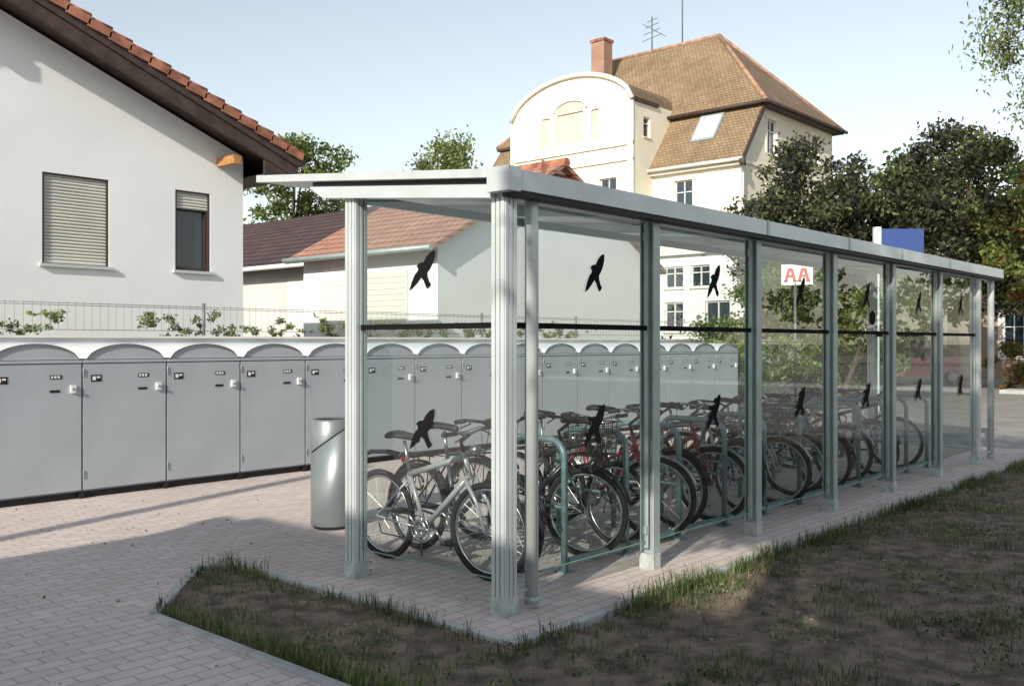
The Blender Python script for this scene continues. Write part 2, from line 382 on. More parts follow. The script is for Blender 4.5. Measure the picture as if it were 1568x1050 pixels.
def sl(xa,xb,ya,yb,o0,o1,m):
    mb.hexa([(xa,ya,rz(ya)+o0),(xb,ya,rz(ya)+o0),(xb,yb,rz(yb)+o0),(xa,yb,rz(yb)+o0),(xa,ya,rz(ya)+o1),(xb,ya,rz(ya)+o1),(xb,yb,rz(yb)+o1),(xa,yb,rz(yb)+o1)],m)
sl(x0+.04,x1-.04,3.69,6.10,-.045,-.012,'alu')
sl(x0-.012,x0+.03,3.70,6.12,-.050,.002,'alu')
sl(x1-.03,x1+.012,3.70,6.12,-.050,.002,'alu')
mb.box(x0,x1,3.60,3.685,2.482,2.602,'alu')
mb.box(x0+.05,x1-.05,3.612,3.70,2.450,2.481,'dark')
mb.box(x0+.06,x1-.06,3.701,3.81,2.452,2.475,'alu2')
mb.box(x0-.02,x0+.09,3.59,3.76,2.47,2.612,'alu')
for xx in (x0+.02,x1-.82):
    ya,yb,yc=3.765,5.36,5.50
    a=(xx,xx+.09)
    mb.hexa([(a[0],ya,rz(ya)-.165),(a[1],ya,rz(ya)-.165),(a[1],yb,rz(yb)-.165),(a[0],yb,rz(yb)-.165),(a[0],ya,rz(ya)-.085),(a[1],ya,rz(ya)-.085),(a[1],yb,rz(yb)-.085),(a[0],yb,rz(yb)-.085)],'alu')
    mb.hexa([(a[0],yb,rz(yb)-.165),(a[1],yb,rz(yb)-.165),(a[1],yc,rz(yc)-.10),(a[0],yc,rz(yc)-.10),(a[0],yb,rz(yb)-.085),(a[1],yb,rz(yb)-.085),(a[1],yc,rz(yc)-.085),(a[0],yc,rz(yc)-.085)],'alu')
    sl(xx+.02,xx+.08,3.70,5.5,-.0845,-.0505,'dark')
for k in range(1,6):
    x=X0+BAY*k; sl(x-.025,x+.025,3.81,6.0,-.12,-.046,'alu2')
sl(x0+.12,x1-.9,YB-.03,YB+.03,-.19,-.125,'alu2')
for x in (7.22,8.9,10.3,11.9): mb.box(x-.02,x+.02,3.594,3.5995,2.48,2.606,'alu2')
mb.build('roof',g,bevel=.003)
mb=MB(); mc=MB()
for k in range(6):
    a=X0+BAY*k+.06; b=X0+BAY*(k+1)-.06
    mb.poly([(a,YF,.20),(b,YF,.20),(b,YF,2.445),(a,YF,2.445)],'glass')
    mc.box(a,b,YF-.004,YF+.004,.194,.1995,'glassedge')
    mc.box(a,b,YF-.012,YF+.012,1.688,1.723,'decal')
    for zz in (.28,2.35):
        for xx in (a-.01,b+.01): mc.box(xx-.02,xx+.02,YF-.015,YF+.015,zz-.03,zz+.03,'alu2')
for xx in (X0,X0+BAY*6):
    mb.poly([(xx,YF+.06,.20),(xx,YB-.06,.20),(xx,YB-.06,2.56),(xx,YF+.06,2.44)],'glass')
    mc.box(xx-.012,xx+.012,YF+.06,YB-.06,1.688,1.723,'decal'); mc.box(xx-.004,xx+.004,YF+.065,YB-.065,.194,.1995,'glassedge')
mb.build('glass_panes',g); mc.build('glass_fittings',g)
FAL=[(.62,1.0),(.50,.95),(.40,.84),(.33,.70),(.25,.69),(.18,.65),(.15,.59),(.20,.56),(.20,.50),(.12,.40),(.05,.22),(.0,.0),(.10,.07),(.22,.20),(.31,.33),(.38,.27),(.44,.16),(.50,.08),(.56,.12),(.60,.19),(.54,.26),(.49,.36),(.47,.46),(.54,.56),(.60,.70),(.63,.85)]
mb=MB()
def falcon(pl,c,a,z,s,flip,rot=0,wx=1.0):
    pts=[]
    for px,pz in FAL:
        q=(px-.32)*s; w=(pz-.5)*s; cr,sr=math.cos(rot),math.sin(rot); q,w=q*cr-w*sr,q*sr+w*cr; q*=wx
        pts.append((a+(-q if flip else q),z+w))
    mb.poly([P(pl,c,*p) for p in pts],'decal')
falcon('x',X0-.009,4.45,2.06,.27,True,-.1,1.25); falcon('x',X0-.009,4.45,1.05,.28,True,-.05,1.25)
for k in range(6):
    xx=X0+BAY*(k+.57)
    falcon('y',YF-.009,xx,2.06+(.02 if k%2 else 0),.28,False,.04*(k-2),1.1)
    falcon('y',YF-.009,xx,1.06,.29,False,-.06+.05*((k*7)%3-1),1.1)
mb.tube([(9.85,YF-.012,1.86),(9.85,YF-.006,1.86)],.075,'decal',20)
mb.build('falcon_stickers',g)

# ------------------------------------------------------------------ racks
for k in range(11):
    mb=MB(); x=5.2+.75*k; y0,y1,zt,r=4.13,4.78,.92,.13
    path=[(x,y0,0)]
    for a in range(0,91,15): path.append((x,y0+r-r*math.cos(math.radians(a)),zt-r+r*math.sin(math.radians(a))))
    for a in range(90,-1,-15): path.append((x,y1-r+r*math.cos(math.radians(a)),zt-r+r*math.sin(math.radians(a))))
    path.append((x,y1,0)); mb.tube(path,.024,'galv',10)
    mb.tube([(x,y0,.45),(x,y1,.45)],.012,'galv',8)
    mb.box(x-.05,x+.05,y0-.05,y0+.05,.0,.012,'galv'); mb.box(x-.05,x+.05,y1-.05,y1+.05,.0,.012,'galv')
    if k<10:
        mb.box(x+.03,x+.72,y0-.02,y0+.02,.05,.09,'galv')
    mb.build('bicycle_rack')

# ------------------------------------------------------------------ bicycles
def bicycle(x,yr,col,kind=0,lean=0,yaw=0,basket=False,fender=True,rackb=True,steer=0,sh=0):
    mb=MB(); c=mat('bike_paint',col,.3,.2,spec=.6)
    R=.335; WB=1.06
    def wheel(cx):
        circ=lambda rr,yy=0,n=40:[(cx+rr*math.cos(2*math.pi*i/n),yy,R+rr*math.sin(2*math.pi*i/n)) for i in range(n)]
        mb.tube(circ(R-.022),.022,'rubber',8,closed=True); mb.tube(circ(R-.052),.010,'steel',6,closed=True)
        mb.tube([(cx,-.035,R),(cx,.035,R)],.022,'steel',10); mb.tube([(cx,-.06,R),(cx,.06,R)],.006,'steel',6)
        for i in range(28):
            a=2*math.pi*i/28; b=a+(.35 if i%4<2 else -.35); yy=.03 if i%2 else -.03
            mb.tube([(cx+.02*math.cos(b),yy,R+.02*math.sin(b)),(cx+(R-.055)*math.cos(a),0,R+(R-.055)*math.sin(a))],.0013,'spoke',3,cap=False)
        if fender and kind!=1:
            arc=[(cx+(R+.02)*math.cos(math.radians(t)),0,R+(R+.02)*math.sin(math.radians(t))) for t in (range(20,200,12) if cx==0 else range(15,150,12))]
            for yy in (-.018,0,.018): mb.tube([(p[0],yy,p[2]-abs(yy)*.2) for p in arc],.009,'blk' if kind!=2 else 'steel',5)
            mb.tube([(cx,.06,R),arc[-2]],.003,'steel',4)
    BB=Vector((.44,0,.29)); ST=Vector((.31,0,.76 if kind!=1 else .66)); HT=Vector((.855,0,.86)); HB=Vector((.90,0,.70))
    SP=Vector((.27,0,.93+sh))
    TT=Vector((.355,0,.50)) if kind==2 else ST
    wheel(WB)
    mb.tube([HB+Vector((0,-.06,-.01)),HB+Vector((0,.06,-.01))],.016,c,8)
    for s in (-1,1): mb.tube([HB+Vector((0,s*.055,-.01)),Vector((WB-.055,s*.06,.52)),Vector((WB,s*.06,R))],[.016,.013,.009],c,8)
    mb.tube([HT,HT+Vector((-.02,0,.07)),HT+Vector((.06,0,.13))],.014,'blk',8)
    hb=HT+Vector((.06,0,.13))
    if kind==1: P_=[(-.0,-.30,.02),(.0,-.12,.015),(0,0,0),(0,.12,.015),(0,.30,.02)]
    else: P_=[(-.17,-.29,.05),(-.06,-.25,.07),(.02,-.12,.05),(0,0,0),(.02,.12,.05),(-.06,.25,.07),(-.17,.29,.05)]
    hp=[hb+Vector(q) for q in P_]; mb.tube(hp,.011,'steel' if kind else 'blk',8)
    mb.tube([hp[0],hp[0].lerp(hp[1],.8)],.016,'blk',8); mb.tube([hp[-1],hp[-1].lerp(hp[-2],.8)],.016,'blk',8)
    for s,i in ((-1,1),(1,-2)):
        mb.tube([hp[i],hp[i]+Vector((.05,s*.01,-.02)),hp[i]+Vector((.03,s*.09,-.05))],.005,'blk',5)
        mb.tube([hp[i],hb+Vector((.13,s*.05,.06)),hb+Vector((.12,s*.03,-.06)),HB+Vector((.05,s*.02,.02))],.003,'blk',4)
    mb.tube([HT+Vector((.07,0,.02)),HT+Vector((.13,0,.02))],[.03,.035],'steel',10)
    if basket:
        bx0,bx1,bz0,bz1=hb.x+.04,hb.x+.32,hb.z-.22,hb.z+.02
        for t in range(7):
            z=bz0+(bz1-bz0)*t/6; e=.02*(t/6)
            mb.tube([(bx0-e,-.17-e,z),(bx1+e,-.17-e,z),(bx1+e,.17+e,z),(bx0-e,.17+e,z)],.0025 if t<6 else .005,'blk',4,closed=True)
        for t in range(9):
            y=-.17+.34*t/8
            for xx in (bx0,bx1): mb.tube([(xx,y,bz0),(xx,y*1.1,bz1)],.002,'blk',4)
            mb.tube([(bx0,y,bz0),(bx1,y,bz0)],.002,'blk',4)
            xx=bx0+(bx1-bx0)*t/8
            for s in (-1,1): mb.tube([(xx,s*.17,bz0),(xx,s*.19,bz1)],.002,'blk',4)
    if steer:
        Rm=Matrix.Rotation(steer,3,(HT-HB).normalized())
        mb.v=[tuple(HB+Rm@(Vector(p)-HB)) for p in mb.v]
    wheel(0)
    mb.tube([BB,ST],.017,c,10); mb.tube([ST,SP],.013,'steel',8); mb.tube([HT,HB],.020,c,10)
    mb.tube([TT.lerp(ST,.05) if kind!=2 else TT,HT+Vector((.01,0,-.03)) if kind!=2 else HB+Vector((-.01,0,.06))],.016 if kind!=1 else .021,c,10); mb.tube([BB,HB],.021,c,10)
    for s in (-1,1):
        mb.tube([BB+Vector((0,s*.03,0)),Vector((.2,s*.055,.31)),Vector((0,s*.062,R))],.009,c,7)
        mb.tube([ST+Vector((0,s*.02,-.04)),Vector((0,s*.062,R))],.008,c,7)
    if kind==1 and fender:
        q=[Vector((.26,0,.80)),Vector((.10,0,.815)),Vector((-.10,0,.80)),Vector((-.30,0,.72))]
        for yy in (-.03,-.015,0,.015,.03): mb.tube([p+Vector((0,yy,-abs(yy)*.35)) for p in q],.009,'blk',6)
    sd=SP+Vector((0,0,.03))
    prof=[(-.13,.075,.0),(-.09,.085,.008),(-.03,.065,.006),(.04,.035,0),(.10,.022,-.004),(.15,.012,-.012)]
    up=[]
    for a,w,z in prof:
        up.append([sd+Vector((a,w*math.cos(t),z+.032*math.sin(t)*(1 if t<=math.pi else .7))) for t in [math.pi*2*j/12 for j in range(12)]])
    b=len(mb.v); k=mb.mi('blk')
    for r_ in up: mb.v+=[tuple(q) for q in r_]
    for i in range(len(up)-1):
        for j in range(12): mb.f.append((b+i*12+j,b+i*12+(j+1)%12,b+(i+1)*12+(j+1)%12,b+(i+1)*12+j)); mb.m.append(k); mb.sm.append(True)
    mb.f.append(tuple(b+j for j in range(12))); mb.m.append(k); mb.sm.append(False)
    mb.f.append(tuple(b+(len(up)-1)*12+j for j in range(12))); mb.m.append(k); mb.sm.append(False)
    ys=-.05
    cr=[(BB.x+.09*math.cos(t*math.pi/14),ys,BB.z+.09*math.sin(t*math.pi/14)) for t in range(28)]
    mb.tube(cr,.005,'steel',5,closed=True); mb.tube([(BB.x+.055*math.cos(t*math.pi/8),ys,BB.z+.055*math.sin(t*math.pi/8)) for t in range(16)],.012,'steel',5,closed=True)
    for t in range(5):
        a=t*2*math.pi/5; mb.tube([(BB.x,ys,BB.z),(BB.x+.088*math.cos(a),ys,BB.z+.088*math.sin(a))],.006,'steel',5)
    mb.tube([(0,ys,R-.0),(0,ys+.02,R)],.045,'steel',14)
    mb.tube([(BB.x,ys,BB.z+.09),(0,ys,R+.045)],.005,'blk',5); mb.tube([(BB.x,ys,BB.z-.09),(.03,ys,R-.13),(.0,ys,R-.05)],.005,'blk',5)
    ca=random.uniform(-1.2,.4)
    for s in (-1,1):
        e=BB+Vector((.17*math.cos(ca)*s,s*.085,.17*math.sin(ca)*s)); mb.tube([BB+Vector((0,s*.07,0)),e],.010,'steel',7)
        mb.obox(e+Vector((0,s*.05,0)),(.045,0,0),(0,.045,0),(0,0,.012),'blk')
    mb.tube([BB+Vector((0,-.08,0)),BB+Vector((0,.08,0))],.02,'steel',10)
    if rackb:
        for s in (-1,1):
            mb.tube([(.22,s*.05,.735),(-.17,s*.055,.735),(-.02,s*.065,.40)],.0055,'blk',5); mb.tube([(.05,s*.055,.735),(0,s*.065,.38)],.005,'blk',5)
        for t in (-.17,-.08,.02,.12): mb.tube([(t,-.055,.735),(t,.055,.735)],.005,'blk',5)
        mb.box(-.2,-.18,-.03,.03,.66,.72,'red')
    mb.tube([(.33,.06,.29),(.22,.16,.01)],.009,'steel',6)
    mb.tube([(.36+.055*math.cos(t*.5),.03,.60+.055*math.sin(t*.5)) for t in range(13)],.009,'blk',6,closed=False)
    mw=Matrix.Translation((x,yr,0))@Matrix.Rotation(-math.pi/2+yaw,4,'Z')@Matrix.Rotation(lean,4,'X')
    return mb.build('bicycle',None,0,mw)
SIL=(.45,.46,.47); DK=(.03,.035,.04)
bicycle(4.66,5.40,SIL,1,.07,.02,rackb=False,steer=.12,sh=-.03)
bicycle(5.02,5.45,(.08,.09,.12),0,-.05,-.05,steer=-.2)
bicycle(5.62,5.36,DK,0,.04,.05,basket=True,steer=.25)
bicycle(6.12,5.42,(.04,.05,.05),1,-.04,.02,fender=False,rackb=False,steer=-.1,sh=.04)
bicycle(6.62,5.33,(.38,.03,.09),2,.07,-.03,steer=.35,sh=-.03)
bicycle(7.05,5.48,(.5,.5,.48),0,-.05,.06,steer=-.15,sh=.03)
bicycle(7.62,5.36,(.26,.04,.05),2,.06,-.05,steer=.3)
bicycle(8.2,5.45,(.06,.09,.16),0,-.04,0,steer=-.3)
bicycle(8.75,5.33,(.40,.41,.44),2,.07,.03,basket=True,steer=.15,sh=-.03)
bicycle(9.4,5.46,DK,1,-.03,.0,rackb=False,steer=.4)
bicycle(9.95,5.38,(.05,.11,.08),0,.05,.02,steer=-.1,sh=.04)
bicycle(10.6,5.44,(.3,.1,.05),2,-.05,.0,steer=.2)
bicycle(11.4,5.38,SIL,0,.03,.05,steer=-.3)
bicycle(12.2,5.42,(.04,.05,.12),1,-.04,.02,steer=.2)

# ------------------------------------------------------------------ litter bin
mb=MB(); bx,by,br=5.14,6.66,.185; n=36
def ring(r,zf):
    b=len(mb.v)
    for j in range(n):
        a=2*math.pi*j/n; mb.v.append((bx+r*math.cos(a),by+r*math.sin(a),zf(a)))
    return b
def skin(b0,b1,m):
    k=mb.mi(m)
    for j in range(n): mb.f.append((b0+j,b0+(j+1)%n,b1+(j+1)%n,b1+j)); mb.m.append(k); mb.sm.append(True)
sf=lambda o:(lambda a:.76+o+.13*math.cos(a-math.radians(-50)))
r0=ring(br,lambda a:.03); r1=ring(br,sf(0)); skin(r0,r1,'binsteel')
r2=ring(br-.008,sf(0)); r3=ring(br-.008,sf(.016)); skin(r1,r2,'binsteel'); skin(r2,r3,'dark')
r4=ring(br+.002,sf(.016)); r5=ring(br+.002,lambda a:.93); skin(r4,r5,'binsteel')
r6=ring(br-.015,lambda a:.945); skin(r5,r6,'binsteel'); r7=ring(br-.03,lambda a:.935); skin(r6,r7,'binsteel'); r8=ring(br-.04,lambda a:.80); skin(r7,r8,'dark')
mb.f.append(tuple(r8+j for j in range(n))); mb.m.append(mb.mi('dark')); mb.sm.append(False)
r9=ring(br-.03,lambda a:.0); skin(r9,r0,'dark')
mb.box(bx+.18,bx+.24,by-.03,by+.03,0,.9,'alu2')
mb.build('litter_bin')

# ------------------------------------------------------------------ bicycle lockers
LW=.925
def lockermesh():
    mb=MB(); y0=0; yd=1.5
    mb.box(0,LW,y0+.02,yd,.07,1.43,'lockseam')
    mb.box(.010,LW-.010,y0-.004,y0+.018,.09,1.385,'locker')
    mb.box(0.002,LW-.002,y0-.012,y0+.019,1.395,1.425,'locker')
    mb.box(.0,LW,y0+.05,yd,.0,.069,'dark')
    mb.box(-.025,.025,y0-.0,y0+.04,.0,.068,'blk')
    n=18; pts=[]
    for i in range(n+1):
        t=-1+2*i/n; pts.append((LW/2+t*(LW/2-.035),1.43+.155*(1-t*t)**.62))
    mb.poly([(p[0],y0+.0,p[1]) for p in pts],'locker')
    for i in range(n):
        a,b=pts[i],pts[i+1]
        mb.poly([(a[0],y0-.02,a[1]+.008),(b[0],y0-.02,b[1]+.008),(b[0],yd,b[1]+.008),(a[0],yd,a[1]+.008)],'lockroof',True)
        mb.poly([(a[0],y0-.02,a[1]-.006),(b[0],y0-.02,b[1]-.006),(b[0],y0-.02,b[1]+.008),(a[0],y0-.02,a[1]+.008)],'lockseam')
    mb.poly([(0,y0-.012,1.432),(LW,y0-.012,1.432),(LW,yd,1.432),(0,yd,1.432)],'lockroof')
    mb.poly([(p[0],yd,p[1]) for p in pts],'locker')
    mb.box(.09,.20,y0-.008,y0-.0045,1.20,1.27,'blk'); mb.box(.105,.14,y0-.0095,y0-.0082,1.215,1.255,'white'); mb.box(.15,.185,y0-.0095,y0-.0082,1.235,1.255,'white')
    mb.box(.60,.72,y0-.008,y0-.0045,1.235,1.275,'blk'); mb.box(.61,.63,y0-.0095,y0-.0082,1.243,1.267,'white'); mb.box(.64,.665,y0-.0095,y0-.0082,1.243,1.267,'white'); mb.box(.675,.70,y0-.0095,y0-.0082,1.243,1.267,'white')
    mb.box(.60,.70,y0-.008,y0-.0045,1.10,1.125,'blk')
    mb.box(.80,.855,y0-.03,y0-.0045,1.09,1.17,'white'); mb.tube([(.825,y0-.05,1.13),(.825,y0-.02,1.13)],.014,'steel',10)
    for z in (.25,1.3): mb.tube([(.008,y0-.012,z-.04),(.008,y0-.012,z+.04)],.006,'alu2',6)
    return mb.build('bicycle_locker',bevel=.0035)
lo=lockermesh(); first=True
for i in range(-5,15):
    o=lo if first else lo.copy()
    if not first: COL.objects.link(o)
    o.location=(4.36+LW*i,9.79,0); first=False

# ------------------------------------------------------------------ terrace wall + fence
mb=MB(); mb.box(-30,24.9,11.45,11.68,0,1.66,'plaster'); mb.box(-30,24.95,11.42,11.71,1.661,1.69,'trim'); mb.box(24.8,25,11.72,40,0,1.6,'plaster3'); mb.build('retaining_wall')
mb=MB(); mb.poly([(-60,11.68,1.58),(24.9,11.68,1.58),(24.9,60,1.58),(-60,60,1.58)],'farground'); mb.build('terrace_ground')
mb=MB(); x=-12.25
while x<22:
    mb.tube([(x,11.58,1.7),(x,11.58,2.12)],.022,'fence',8); mb.tube([(x,11.58,2.12),(x,11.58,2.13)],.027,'fence',8)
    for z in (1.76,2.08,2.055): mb.tube([(x,11.58,z),(x+2.72,11.58,z)],.0045,'fence',5)
    for k in range(1,27): mb.tube([(x+k*.1007,11.575,1.75),(x+k*.1007,11.575,2.10)],.003,'fence',4)
    x+=2.72
mb.build('metal_fence')
bx=[]
for x in np.arange(3.5,16,.16):
    if noise.noise((x*.8,3,1))>-.3: bx.append(((x,11.85+random.uniform(-.05,.25),1.70+random.uniform(0,.24)),(.22,.12,.15),3,.08))
bush('fence_plants',bx,8500,.026,LA[:1]+LB[:1]+LG[2:3])

# ------------------------------------------------------------------ left house
g=group('white_house')
mb=MB(); Yw=14.6; sx=.386
ru=lambda x:4.85+sx*(9.95-x)-.33 if x>3.3 else 4.85+sx*(9.95-(6.6-x))-.33
w1=(5.91,6.92,2.79,4.15); w2=(8.04,8.68,2.81,4.14)
wall(mb,'y',Yw,-2.72,9.32,1.5,4.60,[w1,w2],'plaster')
mb.poly([(-2.72,Yw,4.60),(9.32,Yw,4.60),(9.32,Yw,ru(9.32)+.1),(3.3,Yw,ru(3.3)+.1),(-2.72,Yw,ru(-2.72)+.1)],'plaster')
mb.poly([(9.32,Yw,1.5),(9.32,26,1.5),(9.32,26,4.75),(9.32,Yw,4.75)],'plaster'); mb.poly([(-2.72,Yw,1.5),(-2.72,26,1.5),(-2.72,26,4.7),(-2.72,Yw,4.7)],'plaster')
mb.poly([(-2.72,26,1.5),(9.32,26,1.5),(9.32,26,4.7),(3.3,26,7),(-2.72,26,4.7)],'plaster')
mb.build('walls',g)
mb=MB(); window(mb,'y',Yw,*w1,frame='framed',shut=1.0,cross=False,sill='alu',fw=.03); mb.build('window',g)
mb=MB(); window(mb,'y',Yw,*w2,frame='framed',shut=.24,mull=0,cross=False,sill='alu',fw=.06); mb.build('window',g)
mb=MB()
for (xa,xb) in ((9.97,3.3),(-3.37,3.3)):
    za=4.85-.015; zb=ru(3.3)+.33
    mb.hexa([(xa,13.98,za-.10),(xb,13.98,zb-.10),(xb,26.6,zb-.10),(xa,26.6,za-.10),(xa,13.98,za),(xb,13.98,zb),(xb,26.6,zb),(xa,26.6,za)],'tile')
    mb.hexa([(xa,13.96,za-.16),(xb,13.96,zb-.16),(xb,26.5,zb-.16),(xa,26.5,za-.16),(xa,13.96,za-.101),(xb,13.96,zb-.101),(xb,26.5,zb-.101),(xa,26.5,za-.101)],'wood')
    mb.hexa([(xa,13.88,za-.36),(xb,13.88,zb-.36),(xb,13.955,zb-.36),(xa,13.955,za-.36),(xa,13.88,za-.06),(xb,13.88,zb-.06),(xb,13.955,zb-.06),(xa,13.955,za-.06)],'wood')
    mb.hexa([(xa,13.845,za-.16),(xb,13.845,zb-.16),(xb,13.879,zb-.16),(xa,13.879,za-.16),(xa,13.845,za-.03),(xb,13.845,zb-.03),(xb,13.879,zb-.03),(xa,13.879,za-.03)],'wood')
mb.box(9.33,9.93,13.97,26,4.47,4.50,'wood'); mb.box(9.90,9.97,13.97,26.3,4.50,4.80,'wood')
mb.hexa([(9.3,13.9,4.48),(9.93,13.9,4.48),(9.93,13.95,4.48),(9.3,13.95,4.48),(9.3,13.9,4.75),(9.93,13.9,4.75),(9.93,13.95,4.75),(9.3,13.95,4.75)],'wood')
mb.tube([(10.03,13.85,4.76),(10.03,26,4.74)],.07,'wood',10)
mb.build('roof',g)
mb=MB(); d=Vector((-1,0,sx)).normalized(); nrm=Vector((sx,0,1)).normalized()
for side in (1,-1):
    dd=Vector((d.x*side,0,d.z)); nn=Vector((nrm.x*side,0,nrm.z)); sxp=10.0 if side==1 else -3.4
    L=7.2; k=0
    while k*.335<L:
        c=Vector((sxp,13.93,4.86))+dd*(k*.335+.17)+nn*.035
        tl=(dd-nn*.10).normalized(); tn=(nn+dd*.10).normalized()
        j=random.uniform(-.008,.008)
        mb.obox(c+nn*(.012+j),tl*.19,(0,.115,0),tn*.022,'tile')
        mb.tube([c-tl*.19+Vector((0,-.06,0))+nn*.02,c+tl*.19+Vector((0,-.06,0))+nn*.02],[.062,.05],'tile',10)
        mb.obox(c+Vector((0,-.118,-.05)),tl*.18,(0,.010,0),tn*.06,'tile')
        k+=1
mb.build('verge_tiles',g)
mb=MB(); mb.box(8.80,8.94,14.06,14.6,4.62,4.76,'purlin'); mb.box(3.2,3.4,13.9,14.6,6.7,6.92,'wood'); mb.build('purlins',g)

# ------------------------------------------------------------------ middle white house (gable) and dark-roofed shed
g=group('gabled_house')
mb=MB()
wall(mb,'x',15.4,16,21.2,1.5,3.9,[],'plaster')
mb.box(15.33,15.399,17.0,20.4,1.6,3.35,'framew')
for k in range(12): mb.box(15.315,15.3295,17.05,20.35,1.66+k*.14,1.76+k*.14,'trim')
wall(mb,'y',16,15.4,24.4,1.5,3.95,[],'plaster'); mb.poly([(15.4,16,3.95),(24.4,16,3.95),(19.9,16,6.3)],'plaster')
mb.poly([(24.4,16,1.5),(24.4,21.2,1.5),(24.4,21.2,4),(24.4,16,4)],'plaster'); mb.poly([(15.4,21.2,1.5),(24.4,21.2,1.5),(24.4,21.2,4),(19.9,21.2,6.3),(15.4,21.2,4)],'plaster')
mb.build('walls',g)
mb=MB()
for xa in (14.95,24.85):
    za=3.82; zb=6.42
    mb.hexa([(xa,15.75,za-.12),(19.9,15.75,zb-.12),(19.9,21.4,zb-.12),(xa,21.4,za-.12),(xa,15.75,za),(19.9,15.75,zb),(19.9,21.4,zb),(xa,21.4,za)],'roofred')
mb.tube([(19.9,15.7,6.42),(19.9,21.4,6.42)],.12,'tile',8)
mb.poly([(18.8,15.7,5.9),(21.0,15.7,5.9),(19.9,16.6,6.62)],'tile')
mb.tube([(14.9,15.7,3.78),(14.9,21.4,3.78)],.07,'alu2',8)
mb.build('roof',g)
g=group('dark_roofed_shed')
mb=MB(); mb.box(16.6,24,21.45,33,1.5,3.85,'plaster3'); mb.box(16.55,16.599,22.6,23.6,1.6,3.4,'framew')
mb.build('walls',g)
mb=MB(); mb.hexa([(16.0,21.42,3.72),(20.6,21.42,6.0),(20.6,34,6.0),(16.0,34,3.72),(16.0,21.42,3.86),(20.6,21.42,6.16),(20.6,34,6.16),(16.0,34,3.86)],'roofdark')
mb.hexa([(25,21.42,3.72),(20.6,21.42,6.0),(20.6,34,6.0),(25,34,3.72),(25,21.42,3.86),(20.6,21.42,6.16),(20.6,34,6.16),(25,34,3.86)],'roofdark')
mb.tube([(15.95,21.5,3.8),(15.95,34,3.8)],.07,'white',8); mb.build('roof',g)

# ------------------------------------------------------------------ villa
g=group('villa')
mb=MB(); FX=39.8; RY=21.2; BX=38.1
mw_=[(23.75,24.75,7.7,9.45),(23.75,24.75,4.2,6.0),(35,36,7.7,9.45),(35,36,4.2,6.0),(23.75,24.75,1.2,2.9)]
wall(mb,'x',FX,RY,37.5,0,10.1,mw_,'plaster2')
rw=[(42.35,43.35,7.3,9.1),(47.4,48.4,7.3,9.1),(42.35,43.35,3.8,5.7),(47.4,48.4,3.8,5.7)]
wall(mb,'y',RY,FX,50,0,10.1,rw,'plaster2')
ru_=[(42.35,43.35,10.75,12.4),(47.4,48.4,10.75,12.4)]
wall(mb,'y',RY,41.9,50,10.1,13.0,ru_,'plaster2')
mb.poly([(FX,RY,10.1),(41.9,RY,10.1),(41.9,RY,13),(41.75,RY,13)],'plaster2')
mb.poly([(50,RY,0),(50,37.5,0),(50,37.5,13),(50,RY,13)],'plaster2'); mb.poly([(FX,37.5,0),(50,37.5,0),(50,37.5,13),(41.75,37.5,13),(FX,37.5,10.1)],'plaster2')
B0,B1=26.04,33.85
bo=[(27.0,28.0,7.9,9.7),(29.3,30.6,7.9,9.7),(31.9,32.9,7.9,9.7),(27.0,28.0,4.2,6.0),(29.3,30.6,4.2,6.0),(31.9,32.9,4.2,6.0)]
bn=[(28.05,28.55,11.75,13.25),(29.0,30.75,11.75,13.3),(31.2,31.75,11.75,13.25)]
wall(mb,'x',BX,B0,B1,0,13.35,bo+bn,'plaster2',depth=.14)
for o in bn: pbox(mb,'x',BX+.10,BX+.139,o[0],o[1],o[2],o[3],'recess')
wall(mb,'y',B0,BX,41.9,0,13.4,[(39.0,39.6,11.7,12.7)],'plaster2'); mb.poly([(BX,B1,0),(41.9,B1,0),(41.9,B1,13.4),(BX,B1,13.4)],'plaster2')
arc=[]; n=24
for i in range(n+1):
    t=-1+2*i/n; arc.append(((B0+B1)/2+t*(B1-B0)/2,13.35+1.75*max(0,1-t*t)**.60))
mb.poly([(BX,a[0],a[1]) for a in arc],'plaster2')
mb.tube([(BX-.08,a[0],a[1]+.03) for a in arc],.13,'trim',6)
mb.build('walls',g)
mb=MB()
for z,h in ((11.2,.16),(6.7,.14),(10.45,.10)): mb.box(BX-.10,BX-.001,B0-.05,B1+.05,z,z+h,'trim')
for y in (B0+.12,B1-.12): mb.box(BX-.07,BX-.0015,y-.17,y+.17,0,13.3,'trim')
for o in bn: mb.box(BX-.05,BX-.001,o[0]-.12,o[0]-.002,o[2]-.1,o[3]+.1,'trim'); mb.box(BX-.05,BX-.001,o[1]+.002,o[1]+.12,o[2]-.1,o[3]+.1,'trim')
am=[((29.87)+1.05*math.cos(math.radians(t)),13.42+.5*math.sin(math.radians(t))) for t in range(0,181,15)]
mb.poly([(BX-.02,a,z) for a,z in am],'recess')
mb.tube([(BX-.04,a,z) for a,z in am],.07,'trim',6)
mb.box(FX-.28,FX-.001,RY-.3,B0-.003,9.82,10.02,'trim'); mb.box(FX-.12,FX-.0015,RY-.05,B0-.003,6.7,6.85,'trim'); mb.box(FX-.28,FX-.001,B1+.003,37.7,9.82,10.02,'trim')
mb.box(FX,50.1,RY-.08,RY-.001,9.95,10.08,'trim'); mb.box(FX,50.1,RY-.08,RY-.001,6.7,6.83,'trim'); mb.box(BX-.05,40.2,B0-.12,B0-.001,13.3,13.48,'wood')
mb.build('cornices',g)
mb=MB()
for o in mw_: window(mb,'x',FX,*o)
for o in bo: window(mb,'x',BX,*o)
for o in rw+ru_: window(mb,'y',RY,*o)
window(mb,'y',B0,39.0,39.6,11.7,12.7,mull=0)
